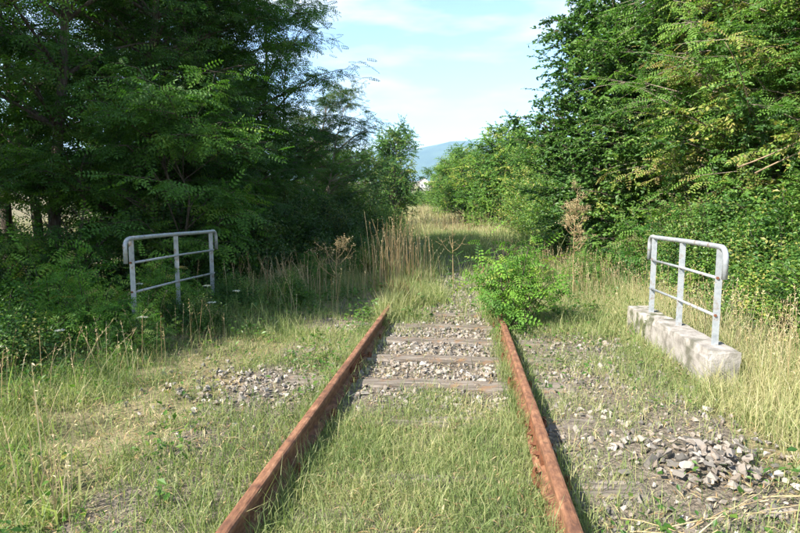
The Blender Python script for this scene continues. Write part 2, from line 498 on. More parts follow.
def shrub_proto(name, seed, h, w, n_stem, per, style='broad', leaf=.08, brown=.05, dome=.75, loose=.062):
    """many arching stems from one root, leaves along and at the ends of them"""
    rg = np.random.default_rng(seed)
    wood, leaves = Bag(), Bag()
    for s in range(n_stem):
        a = rg.uniform(0, 2 * math.pi); u = math.sqrt(rg.uniform(0, 1))
        top = np.array([math.cos(a) * w * u, math.sin(a) * w * u, h * (1 - dome * u ** 2.2) * rg.uniform(.55, 1.08)])
        st = np.array([math.cos(a) * w * .25 * u, math.sin(a) * w * .25 * u, -.12])
        mid = np.array([top[0] * .55, top[1] * .55, top[2] * .85])
        P = bezier(st, mid, top, 7)
        tube(wood, P, np.linspace(.012, .003, 7) * (h / 2) ** .5, 4, cap=False)
        m = per
        t = rg.uniform(.22, 1.0, m) ** .8
        pos = np.stack([np.interp(t, np.linspace(0, 1, 7), P[:, j]) for j in range(3)], 1) + rg.normal(0, 1, (m, 3)) * (.04 + loose * w * t[:, None]) * [1, 1, .8]
        pos[:, 2] = np.maximum(pos[:, 2], .02)
        ld = rg.normal(0, 1, (m, 3)) * [1, 1, .5] + [0, 0, -.15]
        up = np.array([0, 0, 1.0]) + rg.normal(0, .45, (m, 3)) + np.array([math.cos(a), math.sin(a), 0]) * .65
        c0 = rg.uniform(.02, .82) if rg.uniform() > brown else rg.uniform(.85, 1)
        rn = np.clip(c0 + rg.normal(0, .12, m), 0, 1)
        T, TF = (PIN_V, PIN_F) if style == 'pin' else (KITE_V, KITE_F)
        V, F, r = scatter(T, TF, pos, ortho(ld, up), leaf * rg.uniform(.6, 1.3, m), rn)
        leaves.add(V, F, None, r)
    return [('stems', wood.mesh(name + '_stems', True), M['bark']),
            ('leaves', leaves.mesh(name + '_leaves'), M['robinia' if style == 'pin' else 'broad'])]

def spawn(proto, name, label, cat, x, y, rz=0., s=1., group=None, color=(1, 1, 1), sz=None, z=None):
    e = thing(name, label, cat, (x, y, (gz(x, y) if z is None else z)), R(rz), group, (s, s, s if sz is None else sz))
    for k, me, mat in proto:
        o = put(k, me, mat, e, color=color if k in ('crown', 'leaves') else (1, 1, 1))
        if k != 'trunk': o['kind'] = 'stuff'
    return e

# robinia (locust) trees, broad-leaved trees, shrubs
ROB_A = tree_proto('locust_a', 11, 11.0, .15, 1.3, 2.9, 155, 'pin', lean=(.5, -.2), twigs=8, per_twig=8, leaf=.32, flat=.35, clump_r=.85)
ROB_B = tree_proto('locust_b', 12, 9.5, .13, .8, 2.8, 150, 'pin', lean=(-.6, .3), stems=2, twigs=8, per_twig=8, leaf=.32, flat=.38, clump_r=.85)
ROB_S = tree_proto('locust_small', 15, 4.4, .06, .7, 1.7, 42, 'pin', lean=(.3, -.3), stems=2, twigs=7, per_twig=8, leaf=.31, flat=.35, clump_r=.7)
ROB_C = tree_proto('locust_c', 13, 9.0, .13, .6, 2.8, 165, 'pin', lean=(.3, .3), stems=2, twigs=8, per_twig=8, leaf=.27, brown=.26, bark='bark_pale')
ROB_T = tree_proto('locust_thin', 14, 10.5, .12, 2.6, 2.1, 80, 'pin', lean=(.7, .2), twigs=7, per_twig=8, leaf=.30)
BRO_A = tree_proto('broadleaf_a', 21, 8.0, .14, .4, 2.5, 190, 'broad', stems=2, twigs=15, per_twig=32, leaf=.095, clump_r=.62, flat=.8)
BRO_B = tree_proto('broadleaf_b', 22, 6.5, .10, .1, 2.7, 170, 'broad', stems=3, twigs=14, per_twig=30, leaf=.095, clump_r=.66, flat=.8, brown=.15)
SHR_A = shrub_proto('shrub_a', 31, 2.3, 1.35, 135, 230, leaf=.066, brown=.10)
SHR_C = shrub_proto('shrub_c', 36, 2.1, 1.3, 80, 22, 'pin', leaf=.22, brown=.22)
SHR_D = shrub_proto('shrub_d', 37, 2.2, 1.4, 120, 170, leaf=.055, brown=.25, dome=.6)
SHR_B = shrub_proto('shrub_b', 32, 1.6, 1.3, 110, 150, leaf=.06, brown=.15)
SHR_P = shrub_proto('locust_shoots', 33, 1.5, 1.1, 70, 16, 'pin', leaf=.24, brown=0)

DK_SHADE = (1.02, 1.10, .70); MD = (1.75, 1.75, 1.3); YG = (2.45, 2.1, 1.5); LG = (2.1, 2.0, 1.35)  # the dark tint puts the left side's shade into the leaf colour

# ---- left side
GL = 'locust trees along the left side of the track'
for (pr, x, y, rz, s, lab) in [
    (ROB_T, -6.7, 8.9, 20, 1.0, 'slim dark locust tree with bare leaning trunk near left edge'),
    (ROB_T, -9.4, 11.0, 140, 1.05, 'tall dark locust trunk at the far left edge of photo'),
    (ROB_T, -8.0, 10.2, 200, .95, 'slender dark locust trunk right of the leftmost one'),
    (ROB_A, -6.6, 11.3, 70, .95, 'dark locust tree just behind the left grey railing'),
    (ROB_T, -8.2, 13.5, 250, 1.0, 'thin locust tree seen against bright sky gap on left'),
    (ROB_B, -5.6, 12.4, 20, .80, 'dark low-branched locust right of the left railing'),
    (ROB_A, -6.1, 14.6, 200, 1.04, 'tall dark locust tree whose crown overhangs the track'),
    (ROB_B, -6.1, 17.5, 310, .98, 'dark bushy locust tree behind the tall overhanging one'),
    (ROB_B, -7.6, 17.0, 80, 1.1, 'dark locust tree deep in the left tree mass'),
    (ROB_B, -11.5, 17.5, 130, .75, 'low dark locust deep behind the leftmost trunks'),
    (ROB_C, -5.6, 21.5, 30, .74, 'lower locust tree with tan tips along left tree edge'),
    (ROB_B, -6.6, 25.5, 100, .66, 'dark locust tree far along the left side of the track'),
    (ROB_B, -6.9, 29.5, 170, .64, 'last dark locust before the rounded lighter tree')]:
    spawn(pr, 'locust_tree', lab, 'tree', x, y, rz, s, GL, DK_SHADE)
spawn(ROB_S, 'locust_tree', 'small lighter green locust with sunlit fronds above left railing', 'tree', -4.6, 9.4, 150, .95, GL, (1.8, 1.75, 1.1))  # lighter leaf tint paints sunlight onto the small left locusts
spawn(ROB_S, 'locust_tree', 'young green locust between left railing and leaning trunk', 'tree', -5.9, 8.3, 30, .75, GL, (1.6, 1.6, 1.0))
spawn(BRO_B, 'broadleaf_tree', 'rounded lighter green tree ending the left tree row', 'tree', -4.9, 42, 40, .92, sz=1.2, color=(1.9, 1.95, 1.4))
spawn(BRO_B, 'broadleaf_tree', 'mid green tree joining the dark locusts and rounded tree', 'tree', -6.6, 35, 100, .9, color=(1.4, 1.45, 1.1))
spawn(BRO_A, 'broadleaf_tree', 'distant dark green tree between rounded tree and white house', 'tree', -7.5, 58, 190, .85, color=MD)
# trees beside the camera on the left, whose shade falls on the left bank
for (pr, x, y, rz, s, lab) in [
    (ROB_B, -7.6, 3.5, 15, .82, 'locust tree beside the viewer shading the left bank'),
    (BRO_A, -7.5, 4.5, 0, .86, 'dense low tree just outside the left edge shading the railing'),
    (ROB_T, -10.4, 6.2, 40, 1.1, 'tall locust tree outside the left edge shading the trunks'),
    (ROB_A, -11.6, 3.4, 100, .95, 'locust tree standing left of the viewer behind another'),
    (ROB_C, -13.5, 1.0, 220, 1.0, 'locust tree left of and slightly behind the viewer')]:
    spawn(pr, 'locust_tree', lab, 'tree', x, y, rz, s, GL, DK_SHADE)
GU = 'undergrowth below the left trees'
for (pr, x, y, rz, s, lab, c) in [  # brightest shoots: leaf tint raised to offset the tree shade on them
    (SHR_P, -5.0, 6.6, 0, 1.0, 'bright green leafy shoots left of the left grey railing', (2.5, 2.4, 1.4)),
    (SHR_P, -6.1, 7.6, 80, 1.15, 'leafy shoots below the leaning trunk at left', LG),
    (SHR_B, -5.0, 5.0, 130, .80, 'low dark bramble at left edge of the grass', MD),
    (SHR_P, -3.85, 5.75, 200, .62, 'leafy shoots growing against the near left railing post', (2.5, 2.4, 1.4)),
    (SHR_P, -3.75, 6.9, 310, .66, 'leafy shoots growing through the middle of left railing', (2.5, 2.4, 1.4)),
    (SHR_P, -3.10, 5.45, 60, .36, 'small leafy plant at the foot of left railing', MD),
    (SHR_B, -3.05, 6.6, 120, .34, 'low green weed in front of middle left railing post', MD),
    (SHR_B, -3.0, 7.7, 160, .40, 'low green weed by the far left railing post', MD),
    (SHR_B, -4.05, 4.7, 20, .55, 'dark low bramble in shade left of the railing', MD),
    (SHR_B, -2.4, 8.3, 250, .36, 'low green weed between left railing and dry tuft', LG),
    (SHR_A, -4.9, 9.2, 10, .95, 'dark shrub directly behind the left grey railing', DK_SHADE),
    (SHR_A, -4.6, 11.4, 100, 1.0, 'dark shrub right of the left grey railing', DK_SHADE),
    (SHR_A, -4.3, 14.0, 190, 1.05, 'dark shrub below the tall overhanging locust', DK_SHADE),
    (SHR_A, -4.2, 17.2, 280, 1.05, 'dark shrub behind the dry stalk clump on left', DK_SHADE),
    (SHR_A, -4.3, 20.5, 40, 1.1, 'dark shrub farther along the left tree row', DK_SHADE),
    (SHR_A, -4.5, 25.0, 90, 1.2, 'shaded shrub near the far end of left trees', DK_SHADE),
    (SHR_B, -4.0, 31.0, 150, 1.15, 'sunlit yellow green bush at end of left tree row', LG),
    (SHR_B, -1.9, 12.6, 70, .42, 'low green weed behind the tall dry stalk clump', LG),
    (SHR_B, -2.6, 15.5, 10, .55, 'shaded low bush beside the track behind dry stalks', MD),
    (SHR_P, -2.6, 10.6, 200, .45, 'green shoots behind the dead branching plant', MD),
    (SHR_A, -9.6, 9.6, 120, .95, 'dark shrub at the left edge below the leftmost trunk', DK_SHADE),
    (SHR_A, -11.8, 13.0, 20, 1.0, 'dark shrub seen deep between the leftmost trunks', DK_SHADE),
    (SHR_A, -7.4, 9.9, 200, .8, 'dark shrub between the trunks at far left', DK_SHADE),
    (SHR_P, -8.6, 8.6, 50, .9, 'leafy shoots at the very left below the trunks', DK_SHADE)]:
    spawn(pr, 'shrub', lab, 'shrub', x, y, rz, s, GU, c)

# ---- right side
GR = 'trees along the right side of the track'
spawn(BRO_A, 'ivy_clad_tree', 'dense tall ivy-clad tree at the left end of right trees', 'tree', 4.5, 16.4, 0, 1.06, GR, (1.85, 1.8, 1.35))
spawn(BRO_A, 'ivy_clad_tree', 'ivy-covered lower tree forming the steep left edge of right trees', 'tree', 4.35, 15.6, 170, .84, GR, (1.75, 1.75, 1.3))
spawn(BRO_B, 'broadleaf_tree', 'green tree filling the gap below the ivy-clad tree crown', 'tree', 5.6, 14.9, 200, 1.05, GR, (2.2, 2.0, 1.45))
spawn(BRO_A, 'broadleaf_tree', 'dark green tree close behind the ivy-clad tree', 'tree', 6.3, 18.6, 100, .98, GR, (1.85, 1.8, 1.35))
spawn(ROB_C, 'locust_tree', 'locust tree with tan pods in front of ivy-clad tree on right', 'tree', 5.6, 14.4, 60, .98, GR, YG)
spawn(ROB_C, 'locust_tree', 'tall locust tree with bare dead branches at upper right', 'tree', 7.1, 12.0, 200, 1.0, GR, YG)
spawn(BRO_B, 'broadleaf_tree', 'yellow green tree at the right edge of the photo', 'tree', 7.9, 9.3, 120, .98, GR, (1.8, 1.8, 1.3))
for (pr, x, y, rz, s_, lab, c) in [
    (ROB_C, 6.4, 13.2, 300, .95, 'locust tree with tan tips right of the ivy-clad tree', (2.5, 2.15, 1.5)),
    (BRO_B, 6.3, 11.6, 20, .95, 'yellow green tree behind the feathery hedge shrub', (2.3, 2.05, 1.45)),
    (ROB_C, 7.0, 10.3, 110, .85, 'locust tree with tan tips behind the right railing', (2.5, 2.15, 1.5)),
    (ROB_C, 8.0, 13.6, 30, 1.05, 'tall locust tree deep at the upper right', (2.4, 2.1, 1.45)),
    (BRO_B, 7.0, 8.0, 250, .80, 'leafy small tree at the right edge above the hedge', (2.2, 2.0, 1.45))]:
    spawn(pr, 'locust_tree' if pr is ROB_C else 'broadleaf_tree', lab, 'tree', x, y, rz, s_, GR, c)
spawn(ROB_B, 'locust_tree', 'green locust tree in the middle of the right tree mass', 'tree', 8.2, 16.0, 150, 1.0, GR, LG)
GH = 'hedge along the right side of the track'
for (pr, x, y, rz, s, lab, c) in [
    (SHR_D, 5.0, 6.9, 20, .90, 'leafy hedge shrub at right edge behind the dry grass', YG),
    (SHR_A, 4.95, 8.5, 140, .92, 'leafy hedge shrub behind near post of right railing', MD),
    (SHR_D, 4.7, 10.3, 250, 1.0, 'leafy hedge shrub behind the middle of right railing', (1.7, 1.65, 1.3)),
    (SHR_C, 4.45, 12.3, 10, 1.1, 'leafy hedge shrub left of the far railing post', (1.5, 1.65, 1.2)),
    (SHR_C, 6.1, 7.9, 300, 1.2, 'tall hedge shrub at the right edge of the photo', YG),
    (SHR_A, 5.9, 9.7, 70, 1.25, 'tall hedge shrub below the dead bare branches', LG),
    (SHR_C, 5.1, 11.4, 200, 1.35, 'feathery green hedge shrub under the tan-podded locust', (1.5, 1.65, 1.2)),
    (SHR_B, 4.2, 7.7, 30, .70, 'low bramble with yellowing leaves behind right railing', YG),
    (SHR_B, 4.1, 9.5, 210, .75, 'low bramble at foot of hedge left of the railing posts', LG),
    (SHR_B, 4.4, 6.0, 90, .60, 'low bramble at right edge beside the yellow stalks', YG),
    (SHR_B, 1.7, 12.2, 130, .42, 'low green weed behind the bright sapling', LG),
    (SHR_P, 2.6, 11.2, 220, .45, 'green shoots right of the tall brown seeding weed', LG),
    (SHR_B, 2.7, 16.8, 300, .60, 'shaded low bush beside track before the far hedge', MD),
    (SHR_B, 4.2, 14.6, 100, 1.0, 'low bush at foot of the ivy-clad tree', MD),
    (SHR_D, 4.9, 19.5, 160, 1.25, 'yellow green hedge bush just beyond ivy-clad tree', YG),
    (SHR_A, 4.6, 23.5, 210, 1.6, 'tall yellow green hedge bush beyond the ivy-clad tree', YG),
    (SHR_D, 4.4, 28.5, 300, 1.9, 'tall pale hedge bush above the sunlit dry grass', YG)]:
    spawn(pr, 'hedge_shrub', lab, 'shrub', x, y, rz, s, GH, c)
for (pr, x, y, rz, s, lab) in [
    (SHR_A, -8.9, 118, 30, 2.0, 'far green bush below the small white house'),
    (SHR_D, -6.4, 110, 200, 1.9, 'far yellowish bush right below the small white house')]:
    spawn(pr, 'shrub', lab, 'shrub', x, y, rz, s, 'far bushes by the white house', (2.2, 2.1, 1.4))
for (pr, x, y, rz, s, lab, c) in [  # pale tints paint sun and haze into the distant leaves
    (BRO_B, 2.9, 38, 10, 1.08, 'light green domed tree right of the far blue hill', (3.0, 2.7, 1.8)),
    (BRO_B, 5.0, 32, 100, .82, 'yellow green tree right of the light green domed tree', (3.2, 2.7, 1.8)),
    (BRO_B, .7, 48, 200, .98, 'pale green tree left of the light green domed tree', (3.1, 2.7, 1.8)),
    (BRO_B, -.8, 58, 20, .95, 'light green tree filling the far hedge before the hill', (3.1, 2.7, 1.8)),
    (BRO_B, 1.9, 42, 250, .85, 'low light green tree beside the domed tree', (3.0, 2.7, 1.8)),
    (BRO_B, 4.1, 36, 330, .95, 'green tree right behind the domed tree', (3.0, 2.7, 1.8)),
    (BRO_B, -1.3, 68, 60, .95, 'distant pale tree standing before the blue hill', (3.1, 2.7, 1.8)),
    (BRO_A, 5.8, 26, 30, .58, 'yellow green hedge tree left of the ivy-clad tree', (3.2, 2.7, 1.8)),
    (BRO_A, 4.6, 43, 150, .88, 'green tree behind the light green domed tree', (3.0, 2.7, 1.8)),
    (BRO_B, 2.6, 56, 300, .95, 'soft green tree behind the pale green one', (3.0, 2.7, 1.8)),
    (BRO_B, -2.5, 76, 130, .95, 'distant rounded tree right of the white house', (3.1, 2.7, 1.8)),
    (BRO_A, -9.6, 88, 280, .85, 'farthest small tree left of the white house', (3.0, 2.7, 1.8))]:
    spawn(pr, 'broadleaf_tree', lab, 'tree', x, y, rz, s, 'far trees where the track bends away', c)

# bare dead branches, part of the tall locust on the right

# ------------------------------------------------------------------ railway
RT = .165          # top of rail
def rail_mesh(name, x0, y0=-1.0, y1=45.0):
    prof = [(-.067, .012), (.067, .012), (.067, .022), (.012, .042), (.009, .105), (.031, .118), (.033, .150), (.027, .160), (.016, .165),
            (-.016, .165), (-.027, .160), (-.033, .150), (-.031, .118), (-.009, .105), (-.012, .042), (-.067, .022)]
    ys = np.concatenate([np.arange(y0, 14, .12), np.arange(14, y1 + .1, 1.0)])
    p = np.array(prof); k = len(p)
    V = np.zeros((len(ys), k, 3))
    V[:, :, 0] = x0 + p[None, :, 0] + ((noise(ys, ys * 0, 2.2, 40 + int(x0 * 9)) - .5) * .018)[:, None] + (noise(np.arange(k)[None] * 3.3, ys[:, None], .3, 4) - .5) * .003
    V[:, :, 1] = ys[:, None]
    V[:, :, 2] = p[None, :, 1] + ((noise(ys, ys * 0 + 7, 2.6, 41 + int(x0 * 9)) - .5) * .02)[:, None]
    i = np.arange(len(ys) - 1)[:, None] * k; j = np.arange(k)[None]; j2 = (j + 1) % k
    Q = np.stack([i + j, i + k + j, i + k + j2, i + j2], 2).reshape(-1, 4)
    return mk_mesh(name, V, Q)

SLEEPERS = [2.25, 3.05, 3.93, 4.74, 5.55, 6.33, 7.1, 7.9]
pb = Bag(); box(pb, -.10, .10, -.075, .075, -.004, .012)
PLATE = pb.mesh('base_plate')
sb = Bag(); tube(sb, [(0, 0, -.01), (0, 0, .026)], .017, 8); tube(sb, [(0, 0, .022), (0, 0, .046)], .011, 4)
SCREW = sb.mesh('screw')
fb = Bag(); box(fb, -.011, .011, -.30, .30, -.036, .036); box(fb, -.016, .004, -.30, .30, -.044, -.0365)
FISH = fb.mesh('fishplate')
bb = Bag(); tube(bb, [(-.002, 0, 0), (.020, 0, 0)], .016, 6); tube(bb, [(.0195, 0, 0), (.034, 0, 0)], .009, 6)
BOLT = bb.mesh('bolt')
for side, lab, joint in ((-1, 'rusty left rail running away with dark shadow on its inner side', 5.15), (1, 'rusty right rail disappearing under the green sapling', 3.50)):
    rail = put('rail', rail_mesh('rail', .755 * side), M['rust'])
    tag(rail, lab, 'rail', 'rails of the track')
    for y in SLEEPERS:
        bp_ = put('base_plate', PLATE, M['rust_dark'], rail, (.755 * side, y, .022))
        for dx, dy in ((-.082, .045), (.082, -.045)):
            put('screw', SCREW, M['rust_dark'], bp_, (dx, dy, .012))
    for s in (-1, 1):
        fp = put('fishplate', FISH, M['rust_dark'], rail, (.755 * side + s * .024, joint, .078), (0, 0, 0 if s > 0 else math.pi))
        for k in (-.22, -.08, .08, .22):
            put('bolt', BOLT, M['rust_dark'], fp, (.011, k, 0))

ORD = ['nearest sleeper hidden in the green grass at the bottom of photo', 'pale cracked sleeper end by the stone heap at bottom right',
       'grass-grown sleeper end beside right rail before the bare gravel', 'weathered grey sleeper nearest the grass patch between the rails',
       'middle grey sleeper between rails with rust-stained right end', 'pale sleeper farthest along, before the grass closes over the track',
       'overgrown sleeper under the green sapling', 'buried sleeper where the left rail vanishes']
def sleeper_mesh(seed):
    rg = np.random.default_rng(seed)
    xs = np.linspace(-1.29, 1.29, 44); ys = np.linspace(-.108, .108, 9)
    V = []
    XX, YY = np.meshgrid(xs, ys)
    crack = np.zeros_like(XX)
    for c in range(3):
        yc = rg.uniform(-.08, .08); crack += np.exp(-((YY - yc - .012 * np.sin(XX * 3 + seed)) / .010) ** 2) * (noise(XX, XX * 0, .5, seed + c) > .42)
    ZZ = .012 * (noise(XX, YY, .12, seed) - .5) - .016 * crack - .02 * (np.abs(YY) > .10) - .025 * (np.abs(XX) > 1.27)
    XX = XX + (np.abs(XX) > 1.25) * (noise(XX * 0, YY, .05, seed + 5) - .5) * .06
    YY = YY + (np.abs(YY) > .10) * (noise(XX, YY, .18, seed + 6) - .5) * .03
    top = np.stack([XX, YY, ZZ], 2).reshape(-1, 3)
    i = np.arange(8)[:, None] * 44 + np.arange(43)[None]
    q = np.stack([i, i + 1, i + 45, i + 44], 2).reshape(-1, 4)
    ring = list(range(44)) + [44 * r + 43 for r in range(1, 9)] + [44 * 8 + c for c in range(42, -1, -1)] + [44 * r for r in range(7, 0, -1)]
    low = top[ring].copy(); low[:, 2] = -.16
    n0 = len(top); m = len(ring)
    sq = [(ring[a], n0 + a, n0 + (a + 1) % m, ring[(a + 1) % m]) for a in range(m)]
    return mk_mesh('sleeper', np.vstack([top, low]), np.vstack([q, sq]))
for k, y in enumerate(SLEEPERS):
    s = put('railway_sleeper', sleeper_mesh(50 + k), M['sleeper'], None, (rng.uniform(-.03, .03), y, .026 if y > 4.3 else .0), (0, -.014 if y < 4.3 else 0, R(rng.uniform(-1.2, 1.2))))
    tag(s, ORD[k], 'sleeper', 'timber sleepers of the track')

# ballast stones -------------------------------------------------------
def hull_stone(seed):
    rg = np.random.default_rng(seed)
    bm = bmesh.new()
    for p in rg.normal(0, 1, (10, 3)):
        p = np.sign(p) * np.abs(p / np.linalg.norm(p)) ** .6 * rg.uniform(.6, 1.0) * [1.05, rg.uniform(.65, .95), .62]
        bm.verts.new(p)
    r = bmesh.ops.convex_hull(bm, input=bm.verts)
    bmesh.ops.delete(bm, geom=[v for v in bm.verts if not v.link_faces], context='VERTS')
    bmesh.ops.triangulate(bm, faces=bm.faces)
    bm.verts.index_update()
    V = np.array([v.co[:] for v in bm.verts]); F = np.array([[v.index for v in f.verts] for f in bm.faces])
    bm.free()
    return V, F
STONES = [hull_stone(100 + k) for k in range(9)]

def on_sleeper(x, y):
    d = np.min(np.abs(np.asarray(y)[:, None] - np.array(SLEEPERS)[None]), 1)
    return (d < .11) & (np.abs(x) < 1.3)
def near_rail(x):
    return np.minimum(np.abs(x - .755), np.abs(x + .755)) < .085

def stone_density(x, y):
    d = np.zeros_like(x)
    inner = (np.abs(x) < .68)
    d = np.where(inner, sstep(3.95, 4.35, y + .25 * (noise(x, y, .5, 61) - .5)) * (1 - sstep(6.7, 7.6, y)) + np.where(x > -.4, .6, .2) * sstep(6.8, 7.6, y) * (1 - sstep(12, 15, y)), d)
    right = (x > .83) & (x < 2.4)
    d = np.where(right, .50 * (.35 + noise(x, y, .45, 62)) * (1 - sstep(8, 11, y)) * (1 - .6 * sstep(1.5, 2.2, x)), d)
    heap = np.exp(-(((x - 1.72) / .36) ** 2 + ((y - 3.32) / .30) ** 2) * 1.3)
    heap2 = np.exp(-(((x - 1.5) / .6) ** 2 + ((y - 2.72) / .22) ** 2)) * .5
    d = np.maximum(d, heap * 1.5); d = np.maximum(d, heap2)
    leftp = np.exp(-(((x + 1.45) / .62) ** 2 + ((y - 4.55) / .62) ** 2) * 1.1) + .5 * np.exp(-(((x + 1.15) / .35) ** 2 + ((y - 6.3) / .8) ** 2))
    d = np.where(x < -.83, leftp * .95, d)
    return d

N = 105000
sx, sy = rng.uniform(-2.6, 2.45, N), rng.uniform(2.2, 15, N)
keep = (rng.uniform(0, 1, N) < stone_density(sx, sy) * .36) & ~on_sleeper(sx, sy) & ~near_rail(sx)
sx, sy = sx[keep], sy[keep]
heapz = .09 * np.exp(-(((sx - 1.72) / .36) ** 2 + ((sy - 3.32) / .32) ** 2))
ss = rng.gamma(5, .0034, len(sx)) + .006
inheap = heapz > .03
ss = np.where(inheap, ss * 1.18 + .003, ss)
ss = np.minimum(ss, .055)
sz_ = bedz(sx, sy) + heapz * rng.uniform(.2, 1, len(sx)) + ss * .25
order = np.argsort(-ss / np.maximum(sy, 2.3) * np.where(inheap, 1.3, 1))
big = order[:280]
def rand_rot(n, rg=rng):
    q = rg.normal(0, 1, (n, 4)); q /= np.linalg.norm(q, axis=1, keepdims=True)
    w, x, y, z = q.T
    return np.stack([np.stack([1 - 2 * (y * y + z * z), 2 * (x * y - z * w), 2 * (x * z + y * w)], 1),
                     np.stack([2 * (x * y + z * w), 1 - 2 * (x * x + z * z), 2 * (y * z - x * w)], 1),
                     np.stack([2 * (x * z - y * w), 2 * (y * z + x * w), 1 - 2 * (x * x + y * y)], 1)], 1)
stone_me = [mk_mesh('stone', V, None, F, np.full(len(V), .0)) for V, F in STONES]
for b in big:
    put('stone', stone_me[rng.integers(9)], M['stone'], bed, (sx[b], sy[b], sz_[b]), tuple(rng.uniform(-.6, .6, 2)) + (rng.uniform(0, 6.28),), (ss[b],) * 3)
rest = order[280:]
bag = Bag(); which = rng.integers(0, 9, len(rest))
for k in range(9):
    r = rest[which == k]
    V, F, rr = scatter(*STONES[k], np.stack([sx[r], sy[r], sz_[r]], 1), rand_rot(len(r)), ss[r], rng.uniform(0, 1, len(r)))
    bag.add(V, None, F, rr)
st = put('small_stones', bag.mesh('small_stones'), M['stone'], bed)
st['kind'] = 'stuff'

# ------------------------------------------------------------------ concrete kerb and railings
def rough_block(name, x0, x1, y0, y1, z0, z1, seed, n=(9, 44, 10), amp=.022, chip=.06):
    bm = bmesh.new()
    def grid(f, a, b):
        vs_ = [[bm.verts.new(f(i / a, j / b)) for j in range(b + 1)] for i in range(a + 1)]
        for i in range(a):
            for j in range(b):
                bm.faces.new((vs_[i][j], vs_[i + 1][j], vs_[i + 1][j + 1], vs_[i][j + 1]))
    L = lambda a, b, t: a + (b - a) * t
    grid(lambda u, v: (L(x0, x1, u), L(y0, y1, v), z1), n[0], n[1])
    grid(lambda u, v: (x0, L(y0, y1, v), L(z0, z1, u)), n[2], n[1])
    grid(lambda u, v: (x1, L(y0, y1, v), L(z0, z1, u)), n[2], n[1])
    grid(lambda u, v: (L(x0, x1, u), y0, L(z0, z1, v)), n[0], n[2])
    grid(lambda u, v: (L(x0, x1, u), y1, L(z0, z1, v)), n[0], n[2])
    bmesh.ops.remove_doubles(bm, verts=bm.verts, dist=1e-4)
    bmesh.ops.recalc_face_normals(bm, faces=bm.faces)
    c = Vector(((x0 + x1) / 2, (y0 + y1) / 2, (z0 + z1) / 2))
    for v in bm.verts:
        x, y, z = v.co
        nn = float(fbm(x * 1.3 + z * 2.1, y, .22, seed)) - .5
        ed = (abs(x - x0) < 1e-4 or abs(x - x1) < 1e-4) + (abs(y - y0) < 1e-4 or abs(y - y1) < 1e-4) + (abs(z - z1) < 1e-4)
        d = (v.co - c); d.y *= .25; d.normalize()
        v.co += d * nn * amp
        if ed >= 2:
            cc = max(0, float(noise(x * 2 + z, y, .16, seed + 3)) - .45) * chip * 2
            v.co -= d * (cc + .006)
    me = bpy.data.meshes.new(name); bm.to_mesh(me); bm.free()
    return me
k1 = put('concrete_kerb', rough_block('concrete_kerb', 2.32, 2.59, 4.86, 6.30, -.35, .335, 3), M['concrete'])
tag(k1, 'pale chipped concrete block under near posts of right railing', 'kerb', 'concrete kerb under the right railing')
k2 = put('concrete_kerb', rough_block('concrete_kerb_far', 2.31, 2.58, 6.36, 7.15, -.35, .325, 9), M['concrete_mossy'])
tag(k2, 'mossy darker concrete block under far post of right railing', 'kerb', 'concrete kerb under the right railing')
k3 = put('concrete_kerb', rough_block('concrete_kerb_left', -3.50, -3.22, 5.5, 8.0, -.7, .02, 14), M['concrete_mossy'])
tag(k3, 'low mossy concrete kerb hidden in weeds under left railing', 'kerb')

def railing(label, x0, y0, x1, y1, zb, zt, out):
    """out: +1 when the downturned ends lie on the +x side of the posts"""
    t = thing('railing', label, 'railing', (x0, y0, zb), 0, 'grey steel railings of the small bridge')
    d = np.array([x1 - x0, y1 - y0, 0.]); ln = np.linalg.norm(d); d /= ln
    H = zt - zb
    lean = np.array([.012, 0, 0])
    def p(s, z): return np.array([0, 0, 0.]) + d * s + np.array([0, 0, z])
    # handrail: tube with both ends turned down
    pts = []
    rr = .09
    e0, e1 = -.13, ln + .13
    pts += [p(e0, H - .27), p(e0, H - rr)]
    for a in np.linspace(0, math.pi / 2, 7)[1:]:
        pts.append(p(e0 + rr - rr * math.cos(a), H - rr + rr * math.sin(a)))
    for s in np.linspace(.05, .95, 6): pts.append(p(e0 + rr + (e1 - e0 - 2 * rr) * s, H + .004 * math.sin(s * 5)))
    for a in np.linspace(math.pi / 2, 0, 7):
        pts.append(p(e1 - rr + rr * math.cos(a), H - rr + rr * math.sin(a)))
    pts.append(p(e1, H - .27))
    b = Bag(); tube(b, pts, .024, 12)
    put('handrail', b.mesh('handrail', True), M['galv'], t)
    for s in (0, ln / 2, ln):
        b = Bag()
        q = p(s, 0)
        w, th = .058, .008
        n_ = 9
        # angle section: one flange along the rail, one across it
        box(b, q[0] - .029, q[0] + .029, q[1] - .029, q[1] - .029 + th, -.06, H - .02)
        box(b, q[0] + (.029 - th) * out - (0 if out > 0 else 0) - (th if out < 0 else 0) + (0 if out > 0 else th * 0), q[0] + .029 * out if out > 0 else q[0] - .029 + th, q[1] - .0205, q[1] + .029, -.06, H - .02)
        po = put('post', b.mesh('post'), M['galv'], t)
        for z in (H - .27, H - .60):
            bb_ = Bag(); tube(bb_, [q + [-.012, -.040, z], q + [-.012, -.027, z]], .013, 6)
            put('bolt', bb_.mesh('bolt'), M['rust_dark'], po)
    for z in (H - .27, H - .60):
        b = Bag(); tube(b, [p(-.02, z) + [-.012 * out, 0, 0], p(ln / 2, z + .006) + [-.012 * out, 0, 0], p(ln + .02, z) + [-.012 * out, 0, 0]], .014, 8)
        put('mid_bar', b.mesh('mid_bar', True), M['galv'], t)
    return t
railing('sunlit grey steel railing on concrete block at right', 2.47, 5.12, 2.45, 6.72, .32, 1.20, 1)
railing('shaded grey steel railing among weeds at left', -3.39, 5.86, -3.30, 7.66, .0, 1.195, -1)

